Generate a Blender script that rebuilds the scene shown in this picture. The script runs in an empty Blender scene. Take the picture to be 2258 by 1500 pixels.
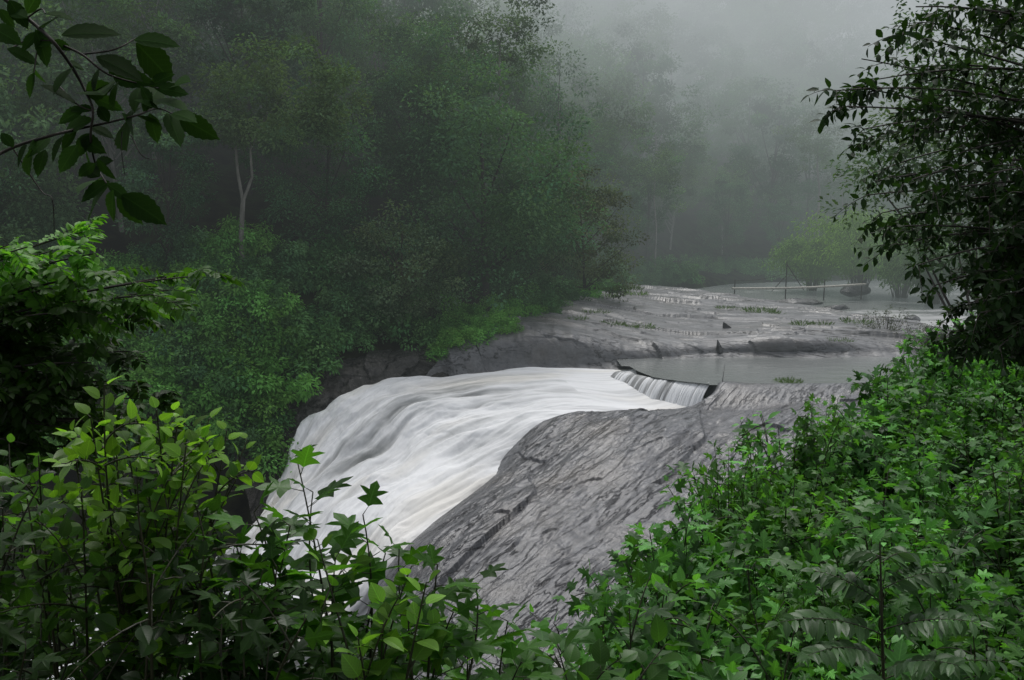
import bpy, math, numpy as np
from math import radians, sin, cos, pi
RNG = np.random.default_rng
C = bpy.context.scene.collection
FP = 2007.0; CAMZ = 7.0; TH = math.atan(270/FP)
def W(px, py, D):
    dx=(px-1129)/FP; dy=(750-py)/FP
    Yr=cos(TH)+sin(TH)*dy; Zr=-sin(TH)+cos(TH)*dy; k=D/Yr
    return np.array([dx*k, D, CAMZ+Zr*k])
def PZ(px, py, z):
    dx=(px-1129)/FP; dy=(750-py)/FP
    Yr=cos(TH)+sin(TH)*dy; Zr=-sin(TH)+cos(TH)*dy; k=(z-CAMZ)/Zr
    return np.array([dx*k, Yr*k, z])
def unit(v):
    v=np.asarray(v,float); return v/np.maximum(np.linalg.norm(v,axis=-1,keepdims=True),1e-9)
# ---------------------------------------------------------------- noise
def _h(ix,iy,iz):
    n=(ix.astype(np.uint32)*np.uint32(73856093))^(iy.astype(np.uint32)*np.uint32(19349663))^(iz.astype(np.uint32)*np.uint32(83492791))
    n=(n^(n>>np.uint32(13)))*np.uint32(1274126177); n=n^(n>>np.uint32(16)); n=n*np.uint32(2246822519); n=n^(n>>np.uint32(15))
    return n.astype(np.float64)/4294967295.0
def vn(x,y,z=0.0):
    x=np.asarray(x,float); y=np.asarray(y,float)+0*x; z=np.asarray(z,float)+0*x
    xi=np.floor(x).astype(np.int64); yi=np.floor(y).astype(np.int64); zi=np.floor(z).astype(np.int64)
    f=lambda t:t*t*t*(t*(t*6-15)+10)
    u=f(x-xi); v=f(y-yi); w=f(z-zi)
    r=0
    for a in (0,1):
        for b in (0,1):
            for c in (0,1):
                r=r+_h(xi+a,yi+b,zi+c)*(u if a else 1-u)*(v if b else 1-v)*(w if c else 1-w)
    return r
def fbm(x,y,z=0.0,o=4,g=.5):
    s=0;a=1;t=0
    for i in range(o):
        s=s+a*(vn(np.asarray(x)*2**i+17.3*i,np.asarray(y)*2**i+5.1*i,np.asarray(z)*2**i)*2-1); t+=a; a*=g
    return s/t
def slabs(u,v,seed,tilt=.9):
    """fractured slabs: every cell a plane of its own height and tilt"""
    ui=np.floor(u).astype(np.int64); vi=np.floor(v).astype(np.int64); best=np.full(u.shape,1e9); out=np.zeros(u.shape)
    sd=np.full(u.shape,seed,dtype=np.int64)
    for a in (-1,0,1):
        for b in (-1,0,1):
            ca=ui+a; cb=vi+b; du=u-(ca+.5+.8*(_h(ca,cb,sd)-.5)); dv=v-(cb+.5+.8*(_h(ca,cb,sd+1)-.5)); r=du*du+dv*dv
            val=_h(ca,cb,sd+2)-.5+tilt*((_h(ca,cb,sd+3)-.5)*du+(_h(ca,cb,sd+4)-.5)*dv)
            m=r<best; best=np.where(m,r,best); out=np.where(m,val,out)
    return out
# ---------------------------------------------------------------- mesh helpers
def mk(name, V, F, mat=None, parent=None, col=None, uv=None, smooth=True):
    V=np.asarray(V,np.float32); F=np.asarray(F,np.int32); k=F.shape[1]
    me=bpy.data.meshes.new(name)
    me.vertices.add(len(V)); me.vertices.foreach_set('co',V.ravel())
    me.loops.add(F.size); me.loops.foreach_set('vertex_index',F.ravel())
    me.polygons.add(len(F)); me.polygons.foreach_set('loop_start',np.arange(0,F.size,k,dtype=np.int32))
    me.polygons.foreach_set('use_smooth',np.full(len(F),smooth,dtype=bool))
    if col is not None:
        a=me.attributes.new('Col','FLOAT_COLOR','POINT'); c=np.ones((len(V),4),np.float32); c[:,:3]=col; a.data.foreach_set('color',c.ravel())
    if uv is not None:
        a=me.attributes.new('luv','FLOAT_VECTOR','POINT'); c=np.zeros((len(V),3),np.float32); c[:,:uv.shape[1]]=uv; a.data.foreach_set('vector',c.ravel())
    me.update(); me.validate()
    o=bpy.data.objects.new(name,me); C.objects.link(o)
    if mat: me.materials.append(mat)
    if parent: o.parent=parent
    return o
def tag(o,label,cat=None,group=None,kind=None):
    o['label']=label
    if cat: o['category']=cat
    if group: o['group']=group
    if kind: o['kind']=kind
    return o
def thing(name,label,cat,loc=(0,0,0),rz=0,group=None):
    o=bpy.data.objects.new(name,None); C.objects.link(o); o.location=loc; o.rotation_euler=(0,0,rz); o.empty_display_size=.2
    return tag(o,label,cat,group)
def dup(root,loc,rz,sc,label=None,group=None):
    r=root.copy(); C.objects.link(r); r.location=loc; r.rotation_euler=(0,0,rz); r.scale=sc if hasattr(sc,'__len__') else (sc,sc,sc)
    if label: r['label']=label
    if group: r['group']=group
    for ch in list(root.children):
        c=ch.copy(); C.objects.link(c); c.parent=r
    return r
class Pool:
    """hands out a set of prototypes: the first use moves the prototype, later uses copy it"""
    def __init__(s,protos): s.p=protos; s.used=[False]*len(protos); s.i=0
    def put(s,i,loc,rz,sc,label=None,group=None):
        p=s.p[i]
        if not s.used[i]:
            s.used[i]=True; p.location=loc; p.rotation_euler=(0,0,rz); p.scale=sc if hasattr(sc,'__len__') else (sc,)*3
            if label: p['label']=label
            if group: p['group']=group
            return p
        return dup(p,loc,rz,sc,label,group)
class Acc:
    def __init__(s): s.V=[];s.F=[];s.n=0
    def add(s,V,F): s.V.append(np.asarray(V,float)); s.F.append(np.asarray(F)+s.n); s.n+=len(V)
    def tube(s,P,r,n=6):
        P=np.asarray(P,float); m=len(P); r=np.broadcast_to(np.asarray(r,float),(m,))
        T=unit(np.gradient(P,axis=0)); ref=np.array([.31,.95,.05]) if abs(T[0][2])>.7 else np.array([0,0,1.])
        A=unit(np.cross(T,ref)); B=np.cross(T,A); an=np.linspace(0,2*pi,n,endpoint=False)
        V=(P[:,None]+r[:,None,None]*(np.cos(an)[None,:,None]*A[:,None]+np.sin(an)[None,:,None]*B[:,None])).reshape(-1,3)
        i=np.arange(m-1)[:,None]*n; j=np.arange(n)[None]; jn=(j+1)%n
        F=np.stack([i+j,i+jn,i+n+jn,i+n+j],-1).reshape(-1,4)
        s.add(V,F)
    def build(s,name,mat,parent=None,smooth=True): return mk(name,np.concatenate(s.V),np.concatenate(s.F),mat,parent,smooth=smooth)
def bez(a,b,c,n=10):
    t=np.linspace(0,1,n)[:,None]; return (1-t)**2*a+2*t*(1-t)*b+t*t*c
# leaf templates : V (n,3) with y along the leaf, F tris
def blade(ts,ws,fold=.25,droop=.2):
    V=[];F=[]
    for t,w in zip(ts,ws):
        z=-droop*t*t; V+= [(-w,t,z+fold*w),(0,t,z),(w,t,z+fold*w)]
    for i in range(len(ts)-1):
        a=3*i
        F+=[(a,a+1,a+4),(a,a+4,a+3),(a+1,a+2,a+5),(a+1,a+5,a+4)]
    return np.array(V,float),np.array(F)
T_SIMPLE=(np.array([(0,0,0),(-.27,.42,.07),(0,1,-.1),(.27,.42,.07)],float),np.array([(0,3,2),(0,2,1)]))
T_ELL=blade([0,.25,.55,.82,1],[.01,.2,.24,.12,.004],.25,.22)
T_LANCE=blade([0,.3,.65,1],[.01,.17,.14,.003],.3,.25)
T_OVATE=blade([0,.06,.2,.4,.6,.8,.93,1],[.02,.17,.32,.37,.33,.2,.08,.004],.18,.22)
T_BIG=blade(np.linspace(0,1,15),[.01,.09,.16,.205,.25,.245,.28,.25,.265,.21,.215,.145,.12,.04,.003],.2,.15)
def lobed():
    h=[(.12,.09),(.27,.13),(.45,.20),(.31,.32),(.17,.39),(.31,.50),(.50,.69),(.33,.67),(.14,.61),(.17,.78)]
    out=[(0,0)]+h+[(0,1)]+[(-x,y) for x,y in h[::-1]]
    V=[(0,.35)]+out
    n=len(out); F=[(0,1+i,1+(i+1)%n) for i in range(n)]
    V=np.array([(x,y,.16*abs(x)-.5*x*x-.22*y*y+.012*math.sin(19*x+11*y)) for x,y in V])
    return V,np.array(F)
T_LOBED=lobed()
class Leaves:
    def __init__(s): s.a=[[],[],[],[],[]]
    def add(s,P,D,N,S,Cc):
        P=np.atleast_2d(P); n=len(P)
        for l,v,k in zip(s.a,(P,D,N,S,Cc),(3,3,3,0,3)):
            v=np.asarray(v,float); l.append(np.broadcast_to(v,(n,3)) if k else np.broadcast_to(v,(n,)))
    def build(s,name,T,mat,parent=None,smooth=True,wscale=1.0):
        P,D,N,S,K=[np.concatenate(x) for x in s.a]
        D=unit(D); X=unit(np.cross(D,N)); N=np.cross(X,D)
        tv,tf=T; n=len(P)
        V=P[:,None]+S[:,None,None]*(wscale*tv[None,:,0,None]*X[:,None]+tv[None,:,1,None]*D[:,None]+tv[None,:,2,None]*N[:,None])
        F=(tf[None]+(np.arange(n)*len(tv))[:,None,None]).reshape(-1,3)
        return mk(name,V.reshape(-1,3),F,mat,parent,col=np.repeat(K,len(tv),0),uv=np.tile(tv[:,:2],(n,1)),smooth=smooth)
# ---------------------------------------------------------------- materials
def newmat(name):
    m=bpy.data.materials.new(name); m.use_nodes=True; nt=m.node_tree; nt.nodes.clear()
    return m,nt
def N(nt,t,**k):
    n=nt.nodes.new(t)
    for a,b in k.items(): setattr(n,a,b)
    return n
def math_(nt,op,a,b=None,c=None,clamp=False):
    n=nt.nodes.new('ShaderNodeMath'); n.operation=op; n.use_clamp=clamp
    for i,v in enumerate((a,b,c)):
        if v is None: continue
        if hasattr(v,'links'): nt.links.new(v,n.inputs[i])
        else: n.inputs[i].default_value=v
    return n.outputs[0]
# mist painted onto surfaces as emission: thickens with distance from the camera spot and with height (world position only)
HZ=bpy.data.node_groups.new('painted haze','ShaderNodeTree')
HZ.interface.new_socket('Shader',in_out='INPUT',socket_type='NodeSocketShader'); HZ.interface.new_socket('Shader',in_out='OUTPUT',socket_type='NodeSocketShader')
def _painted_haze():
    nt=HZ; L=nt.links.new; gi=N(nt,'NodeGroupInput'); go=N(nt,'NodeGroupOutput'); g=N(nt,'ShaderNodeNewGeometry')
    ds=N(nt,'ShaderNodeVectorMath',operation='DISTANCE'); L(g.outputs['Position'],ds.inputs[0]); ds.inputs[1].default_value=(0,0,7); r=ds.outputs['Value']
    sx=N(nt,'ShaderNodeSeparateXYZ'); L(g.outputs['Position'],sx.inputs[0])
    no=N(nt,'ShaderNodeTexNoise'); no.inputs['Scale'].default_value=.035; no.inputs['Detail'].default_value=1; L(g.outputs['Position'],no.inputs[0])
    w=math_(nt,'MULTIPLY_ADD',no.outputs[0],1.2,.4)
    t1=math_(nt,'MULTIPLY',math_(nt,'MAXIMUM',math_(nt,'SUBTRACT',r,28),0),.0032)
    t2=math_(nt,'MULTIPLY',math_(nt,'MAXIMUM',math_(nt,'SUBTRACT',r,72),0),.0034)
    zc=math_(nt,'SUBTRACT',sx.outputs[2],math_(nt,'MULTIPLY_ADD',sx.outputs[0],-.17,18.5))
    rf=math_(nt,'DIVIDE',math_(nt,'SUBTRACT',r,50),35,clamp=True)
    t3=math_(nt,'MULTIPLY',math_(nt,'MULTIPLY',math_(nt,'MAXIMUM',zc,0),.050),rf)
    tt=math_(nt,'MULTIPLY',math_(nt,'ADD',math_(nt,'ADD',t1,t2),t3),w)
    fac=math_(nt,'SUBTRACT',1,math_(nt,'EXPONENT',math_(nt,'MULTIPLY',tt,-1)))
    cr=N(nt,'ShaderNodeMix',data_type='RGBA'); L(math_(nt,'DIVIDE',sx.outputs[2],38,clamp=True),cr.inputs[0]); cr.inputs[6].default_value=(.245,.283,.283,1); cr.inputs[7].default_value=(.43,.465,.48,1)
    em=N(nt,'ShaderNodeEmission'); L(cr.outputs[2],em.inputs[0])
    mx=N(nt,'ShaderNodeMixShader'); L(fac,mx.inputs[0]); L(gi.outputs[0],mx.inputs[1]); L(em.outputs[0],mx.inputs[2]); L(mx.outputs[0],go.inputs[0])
_painted_haze()
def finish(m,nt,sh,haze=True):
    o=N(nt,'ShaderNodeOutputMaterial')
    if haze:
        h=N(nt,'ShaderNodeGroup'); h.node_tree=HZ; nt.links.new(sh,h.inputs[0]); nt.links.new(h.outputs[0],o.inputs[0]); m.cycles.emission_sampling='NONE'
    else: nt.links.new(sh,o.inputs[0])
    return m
def leafmat(name,transl=.3,rough=.38,veins=False,var=.5,spec=.5,trans_tint=(1.5,1.7,.6),haze=False,simple=False):
    m,nt=newmat(name); L=nt.links.new
    at=N(nt,'ShaderNodeAttribute',attribute_name='Col'); oi=N(nt,'ShaderNodeObjectInfo')
    f=math_(nt,'MULTIPLY_ADD',oi.outputs['Random'],var,1-var/2)
    vm=N(nt,'ShaderNodeVectorMath',operation='SCALE'); L(at.outputs['Color'],vm.inputs[0]); L(f,vm.inputs['Scale'])
    colr=vm.outputs[0]; nrm=None
    if veins:
        lu=N(nt,'ShaderNodeAttribute',attribute_name='luv'); sx=N(nt,'ShaderNodeSeparateXYZ'); L(lu.outputs['Vector'],sx.inputs[0])
        ax=math_(nt,'ABSOLUTE',sx.outputs[0])
        mid=math_(nt,'LESS_THAN',ax,.014)
        fr=math_(nt,'FRACT',math_(nt,'MULTIPLY',math_(nt,'SUBTRACT',sx.outputs[1],math_(nt,'MULTIPLY',ax,.9)),7.5))
        sd=math_(nt,'LESS_THAN',fr,.1)
        v=math_(nt,'MAXIMUM',mid,math_(nt,'MULTIPLY',sd,.55))
        mx=N(nt,'ShaderNodeMix',data_type='RGBA',blend_type='ADD'); mx.inputs[0].default_value=1
        vv=N(nt,'ShaderNodeVectorMath',operation='SCALE'); L(colr,vv.inputs[0]); L(math_(nt,'MULTIPLY',v,.45),vv.inputs['Scale'])
        L(colr,mx.inputs[6]); L(vv.outputs[0],mx.inputs[7]); colr=mx.outputs[2]
        bp=N(nt,'ShaderNodeBump'); bp.inputs['Strength'].default_value=.35; bp.inputs['Distance'].default_value=.01
        L(math_(nt,'SUBTRACT',math_(nt,'MULTIPLY',fr,1.0),mid),bp.inputs['Height']); nrm=bp.outputs[0]
    if simple:
        p=N(nt,'ShaderNodeBsdfDiffuse'); L(colr,p.inputs['Color'])
    else:
        p=N(nt,'ShaderNodeBsdfPrincipled'); p.inputs['Roughness'].default_value=rough; p.inputs['Specular IOR Level'].default_value=spec
        L(colr,p.inputs['Base Color'])
        if nrm: L(nrm,p.inputs['Normal'])
    tr=N(nt,'ShaderNodeBsdfTranslucent'); tc=N(nt,'ShaderNodeVectorMath',operation='MULTIPLY'); L(colr,tc.inputs[0]); tc.inputs[1].default_value=trans_tint
    L(tc.outputs[0],tr.inputs[0])
    mx=N(nt,'ShaderNodeMixShader'); mx.inputs[0].default_value=transl; L(p.outputs[0],mx.inputs[1]); L(tr.outputs[0],mx.inputs[2])
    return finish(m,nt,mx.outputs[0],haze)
def barkmat(name,c1,c2,scale=6,rough=.8,haze=True):
    m,nt=newmat(name); L=nt.links.new
    g=N(nt,'ShaderNodeNewGeometry'); mp=N(nt,'ShaderNodeMapping'); mp.inputs['Scale'].default_value=(scale,scale,scale*.25); L(g.outputs['Position'],mp.inputs[0])
    no=N(nt,'ShaderNodeTexNoise'); no.inputs['Scale'].default_value=1; no.inputs['Detail'].default_value=3; L(mp.outputs[0],no.inputs[0])
    r=N(nt,'ShaderNodeValToRGB'); r.color_ramp.elements[0].color=(*c1,1); r.color_ramp.elements[1].color=(*c2,1); r.color_ramp.elements[0].position=.35; r.color_ramp.elements[1].position=.65
    L(no.outputs[0],r.inputs[0]); p=N(nt,'ShaderNodeBsdfPrincipled'); p.inputs['Roughness'].default_value=rough; L(r.outputs[0],p.inputs['Base Color'])
    bp=N(nt,'ShaderNodeBump'); bp.inputs['Strength'].default_value=.5; bp.inputs['Distance'].default_value=.03; L(no.outputs[0],bp.inputs['Height']); L(bp.outputs[0],p.inputs['Normal'])
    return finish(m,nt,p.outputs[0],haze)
def rockmat(name,rotz=0.0,dark=(.042,.043,.047),light=(.18,.184,.197),brown=(.10,.085,.072),sc=(.5,2.0,1.6),bumpd=.06,rough=(.42,.13),crk=.6):
    m,nt=newmat(name); L=nt.links.new
    g=N(nt,'ShaderNodeNewGeometry')
    mr=N(nt,'ShaderNodeMapping'); mr.inputs['Rotation'].default_value=(0,0,-rotz); L(g.outputs['Position'],mr.inputs[0])
    mp=N(nt,'ShaderNodeMapping'); mp.inputs['Scale'].default_value=sc; L(mr.outputs[0],mp.inputs[0])
    n1=N(nt,'ShaderNodeTexNoise'); n1.inputs['Scale'].default_value=1.6; n1.inputs['Detail'].default_value=9; n1.inputs['Roughness'].default_value=.64; L(mp.outputs[0],n1.inputs[0])
    n2=N(nt,'ShaderNodeTexNoise'); n2.inputs['Scale'].default_value=.35; n2.inputs['Detail'].default_value=5; L(g.outputs['Position'],n2.inputs[0])
    m3=N(nt,'ShaderNodeMapping'); m3.inputs['Scale'].default_value=(sc[0]*.35,sc[1],sc[2]); L(mr.outputs[0],m3.inputs[0])
    n3=N(nt,'ShaderNodeTexNoise'); n3.inputs['Scale'].default_value=.6; n3.inputs['Detail'].default_value=9; n3.inputs['Roughness'].default_value=.6; L(m3.outputs[0],n3.inputs[0])
    n4=N(nt,'ShaderNodeTexNoise'); n4.inputs['Scale'].default_value=6; n4.inputs['Detail'].default_value=6; n4.inputs['Roughness'].default_value=.7; L(g.outputs['Position'],n4.inputs[0])
    cr=N(nt,'ShaderNodeMapRange'); cr.inputs[1].default_value=0; cr.inputs[2].default_value=.013; L(math_(nt,'ABSOLUTE',math_(nt,'SUBTRACT',n3.outputs[0],.5)),cr.inputs[0])
    cr2=N(nt,'ShaderNodeMapRange'); cr2.inputs[1].default_value=0; cr2.inputs[2].default_value=.009; L(math_(nt,'ABSOLUTE',math_(nt,'SUBTRACT',n3.outputs[0],.58)),cr2.inputs[0])
    cm=N(nt,'ShaderNodeMapRange'); cm.inputs[1].default_value=.46; cm.inputs[2].default_value=.58; L(n2.outputs[0],cm.inputs[0])
    crack=math_(nt,'MAXIMUM',math_(nt,'MINIMUM',cr.outputs[0],cr2.outputs[0]),math_(nt,'MULTIPLY',cm.outputs[0],.9))
    r=N(nt,'ShaderNodeValToRGB'); e=r.color_ramp.elements; e[0].color=(*dark,1); e[0].position=.34; e[1].color=(*light,1); e[1].position=.66
    L(math_(nt,'ADD',math_(nt,'MULTIPLY',n1.outputs[0],.65),math_(nt,'MULTIPLY',n4.outputs[0],.35)),r.inputs[0])
    rb=N(nt,'ShaderNodeMapRange'); rb.inputs[1].default_value=.5; rb.inputs[2].default_value=.7; L(n2.outputs[0],rb.inputs[0])
    mb=N(nt,'ShaderNodeMix',data_type='RGBA'); L(math_(nt,'MULTIPLY',rb.outputs[0],.55),mb.inputs[0]); L(r.outputs[0],mb.inputs[6]); mb.inputs[7].default_value=(*brown,1)
    mc=N(nt,'ShaderNodeMix',data_type='RGBA',blend_type='MULTIPLY'); mc.inputs[0].default_value=crk; L(mb.outputs[2],mc.inputs[6]); L(crack,mc.inputs[7])
    p=N(nt,'ShaderNodeBsdfPrincipled'); L(mc.outputs[2],p.inputs['Base Color'])
    rr=N(nt,'ShaderNodeMapRange'); rr.inputs[1].default_value=.3; rr.inputs[2].default_value=.7; rr.inputs[3].default_value=rough[0]; rr.inputs[4].default_value=rough[1]; L(n2.outputs[0],rr.inputs[0]); L(rr.outputs[0],p.inputs['Roughness'])
    h=math_(nt,'ADD',math_(nt,'ADD',n1.outputs[0],math_(nt,'MULTIPLY',n4.outputs[0],.3)),math_(nt,'MULTIPLY',crack,.4))
    bp=N(nt,'ShaderNodeBump'); bp.inputs['Strength'].default_value=1; bp.inputs['Distance'].default_value=bumpd; L(h,bp.inputs['Height']); L(bp.outputs[0],p.inputs['Normal'])
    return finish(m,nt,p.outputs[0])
def groundmat():
    m,nt=newmat('forest floor'); L=nt.links.new
    g=N(nt,'ShaderNodeNewGeometry'); no=N(nt,'ShaderNodeTexNoise'); no.inputs['Scale'].default_value=.9; no.inputs['Detail'].default_value=6; L(g.outputs['Position'],no.inputs[0])
    r=N(nt,'ShaderNodeValToRGB'); e=r.color_ramp.elements; e[0].color=(.012,.011,.009,1); e[0].position=.38; e[1].color=(.03,.05,.018,1); e[1].position=.62; x=e.new(.5); x.color=(.026,.026,.015,1)
    L(no.outputs[0],r.inputs[0]); p=N(nt,'ShaderNodeBsdfDiffuse'); L(r.outputs[0],p.inputs['Color'])
    bp=N(nt,'ShaderNodeBump'); bp.inputs['Distance'].default_value=.4; L(no.outputs[0],bp.inputs['Height']); L(bp.outputs[0],p.inputs['Normal'])
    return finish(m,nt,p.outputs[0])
def watermat_pool():
    m,nt=newmat('river water'); L=nt.links.new
    g=N(nt,'ShaderNodeNewGeometry'); mp=N(nt,'ShaderNodeMapping'); mp.inputs['Scale'].default_value=(1.2,2.6,1); L(g.outputs['Position'],mp.inputs[0])
    no=N(nt,'ShaderNodeTexNoise'); no.inputs['Scale'].default_value=.9; no.inputs['Detail'].default_value=5; L(mp.outputs[0],no.inputs[0])
    at=N(nt,'ShaderNodeAttribute',attribute_name='Col')
    p=N(nt,'ShaderNodeBsdfPrincipled'); p.inputs['Roughness'].default_value=.2; L(at.outputs['Color'],p.inputs['Base Color'])
    bp=N(nt,'ShaderNodeBump'); bp.inputs['Strength'].default_value=.3; bp.inputs['Distance'].default_value=.05; L(no.outputs[0],bp.inputs['Height']); L(bp.outputs[0],p.inputs['Normal'])
    return finish(m,nt,p.outputs[0])
def watermat_fall():
    m,nt=newmat('white water'); L=nt.links.new
    at=N(nt,'ShaderNodeAttribute',attribute_name='Col'); lu=N(nt,'ShaderNodeAttribute',attribute_name='luv')
    mp=N(nt,'ShaderNodeMapping'); mp.inputs['Scale'].default_value=(2.4,.24,1); L(lu.outputs['Vector'],mp.inputs[0])
    no=N(nt,'ShaderNodeTexNoise'); no.inputs['Scale'].default_value=1; no.inputs['Detail'].default_value=6; no.inputs['Roughness'].default_value=.58; no.inputs['Distortion'].default_value=.6; L(mp.outputs[0],no.inputs[0])
    mr=N(nt,'ShaderNodeMapRange'); mr.inputs[1].default_value=.32; mr.inputs[2].default_value=.54; mr.inputs[3].default_value=.8; mr.inputs[4].default_value=1; L(no.outputs[0],mr.inputs[0])
    vm=N(nt,'ShaderNodeVectorMath',operation='SCALE'); L(at.outputs['Color'],vm.inputs[0]); L(mr.outputs[0],vm.inputs['Scale'])
    p=N(nt,'ShaderNodeBsdfDiffuse'); L(vm.outputs[0],p.inputs['Color'])
    bp=N(nt,'ShaderNodeBump'); bp.inputs['Strength'].default_value=.2; bp.inputs['Distance'].default_value=.2; L(no.outputs[0],bp.inputs['Height']); L(bp.outputs[0],p.inputs['Normal'])
    tr=N(nt,'ShaderNodeBsdfTranslucent'); L(vm.outputs[0],tr.inputs[0]); mx=N(nt,'ShaderNodeMixShader'); mx.inputs[0].default_value=.08; L(p.outputs[0],mx.inputs[1]); L(tr.outputs[0],mx.inputs[2])
    return finish(m,nt,mx.outputs[0])
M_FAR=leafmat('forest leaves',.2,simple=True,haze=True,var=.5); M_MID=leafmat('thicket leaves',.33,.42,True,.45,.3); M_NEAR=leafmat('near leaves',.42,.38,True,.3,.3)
M_DARK=leafmat('dark tree leaves',.25,.55,False,.2,.15); M_LEFT=leafmat('feathery leaves',.4,.45,False,.2,.2); M_TOP=leafmat('overhanging leaves',.3,.7,True,.1,.05)
M_BARK=barkmat('dark bark',(.02,.017,.014),(.06,.05,.04)); M_PALE=barkmat('pale bark',(.13,.125,.11),(.24,.23,.21),4)
M_STEM=barkmat('green stem',(.02,.022,.01),(.05,.05,.022),30,.6); M_BAMB=barkmat('bamboo pole',(.28,.27,.23),(.45,.43,.37),9,.5)
M_ROCKN=rockmat('near wet rock',radians(52)); M_ROCKF=rockmat('shelf rock',radians(-18),(.075,.075,.079),(.20,.203,.21),(.125,.112,.095),(.5,1.4,2.0),.05,(.55,.25),crk=.8)
M_ROCKB=rockmat('bank rock',.6,(.015,.014,.014),(.085,.08,.072),(.05,.038,.028),(1.5,1.5,.5),.2)
M_BOUL=rockmat('boulder rock',.4,(.025,.025,.026),(.10,.10,.102),(.05,.045,.04),(1,1.4,2),.06)
M_GROUND=groundmat(); M_POOL=watermat_pool(); M_FALL=watermat_fall()
# ---------------------------------------------------------------- terrain
BANK=np.array([(-200,10),(-60,28),(-30,33),(-20,34.5),(-13.5,37),(-9.9,38.5),(-6,42.3),(-2.8,45.5),(1.8,52),(5,61),(7.5,72),(12.8,84),(23,97),(40,105),(80,113),(300,130)],float)
def sdist(x,y):
    x=np.asarray(x,float); y=np.asarray(y,float); best=np.full(x.shape,1e9); sg=np.ones(x.shape)
    for a,b in zip(BANK[:-1],BANK[1:]):
        d=b-a; t=np.clip(((x-a[0])*d[0]+(y-a[1])*d[1])/(d@d),0,1)
        qx=x-a[0]-t*d[0]; qy=y-a[1]-t*d[1]; r=np.hypot(qx,qy)
        s=np.sign(d[0]*(y-a[1])-d[1]*(x-a[0])); m=r<best-1e-9
        best=np.where(m,r,best); sg=np.where(m,s,sg)
    return best*np.where(sg==0,1,sg)
def DofPy(py): return np.interp(py,[680,720,800,950,1100,1300,1500,1800],[18,17,15,11,8.5,6,4.2,3])
CB=[(0,0,5.4),(-2,0,5.2),(3,0,5.2),(-1,3,4.2),(-4,3,4.2),(-3,6,2.6),(0,5,3.2),(0,8,1.2),(0,12,-1.8),(0,17,-5),(-5,5,3.3),(-5,10,-1),(-10,6,2),(-10,14,-5),(-10,22,-9),(-4,16,-6),(-20,10,-2),(-20,25,-9),(0,24,-6),(4,24,-5),(8,30,-4),(0,32,-6),(12,33,-3.5),(10,26,-4.5),(16,30,-.5),(22,34,1.5),(30,45,1.2),(40,55,1.5),(22,44,-1.5),(14,40,-1.5),(60,70,2),(18,20,4),(25,15,6),(12,8,5.2),(-30,0,3),(30,0,8),(0,-10,6.5),(8,-4,6.5),(-12,-4,5),(5,40,-5),(-10,35,-9),(30,60,-1.5),(45,80,-1.5),(2.5,15,-4),(5,19,-4)]
BUSHLINE=[(1290,1350),(1330,1260),(1420,1140),(1540,1020),(1700,930),(1760,905),(1890,850),(1960,750),(2080,710)]
for px,py in BUSHLINE+[(1500,1300),(1700,1150),(1900,1000),(2100,900),(2250,800),(1600,1480),(1900,1400),(2200,1250),(2250,1480),(2350,1000)]:
    p=W(px,py,DofPy(py)); CB.append((p[0]+.5,p[1],p[2]-2.1))
CB=np.array(CB)
def camb(x,y):
    num=0;den=0
    for a,b,c in CB:
        w=1/((x-a)**2+(y-b)**2+.15)**1.7; num=num+w*c; den=den+w
    return num/den
def ground(x,y):
    x=np.asarray(x,float); y=np.asarray(y,float)
    d=sdist(x,y)
    zb=np.interp(x,[-60,-30,-20,-13,-10,-6,-2.8,1.8,7,12.8,23,300],[-3,-2.2,-1,.1,-.3,.2,.6,1.4,1.2,.6,.5,.8])
    st=np.interp(x,[-14,-4,4],[.95,.8,.3])
    dp=np.maximum(d,0); hill=zb+st*np.minimum(dp,4)+.64*np.maximum(dp-4,0)
    hill=np.minimum(hill,zb+80)+fbm(x*.12,y*.12)*np.clip(dp*.2,0,1.6)
    bed=-.9-np.clip((42.5-y)/14,0,1.2)*8*np.clip((40-x)/6,0,1)
    riv=np.maximum(zb-1.3*np.maximum(-d,0),bed)
    z=np.where(d>0,hill,riv)
    cb=camb(x,y); z=np.where((d<-2)&(y<75),np.maximum(z,cb+fbm(x*.5,y*.5)*.25),z)
    return z
gx=np.concatenate([np.linspace(-600,-90,18),np.arange(-85,-25,1.5),np.arange(-25,35,.6),np.arange(35,130,1.6),np.linspace(135,700,18)])
gy=np.concatenate([np.linspace(-120,-14,8),np.arange(-12,60,.6),np.arange(60,150,1.5),np.linspace(152,700,20)])
X,Y=np.meshgrid(gx,gy); Z=ground(X,Y)
def gridF(r,c):
    i=np.arange(r-1)[:,None]*c; j=np.arange(c-1)[None]
    return np.stack([i+j,i+j+1,i+c+j+1,i+c+j],-1).reshape(-1,4)
tag(mk('hillside',np.stack([X,Y,Z],-1).reshape(-1,3),gridF(*X.shape),M_GROUND),'wooded valley sides of dark earth under the trees','ground',kind='structure')
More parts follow.
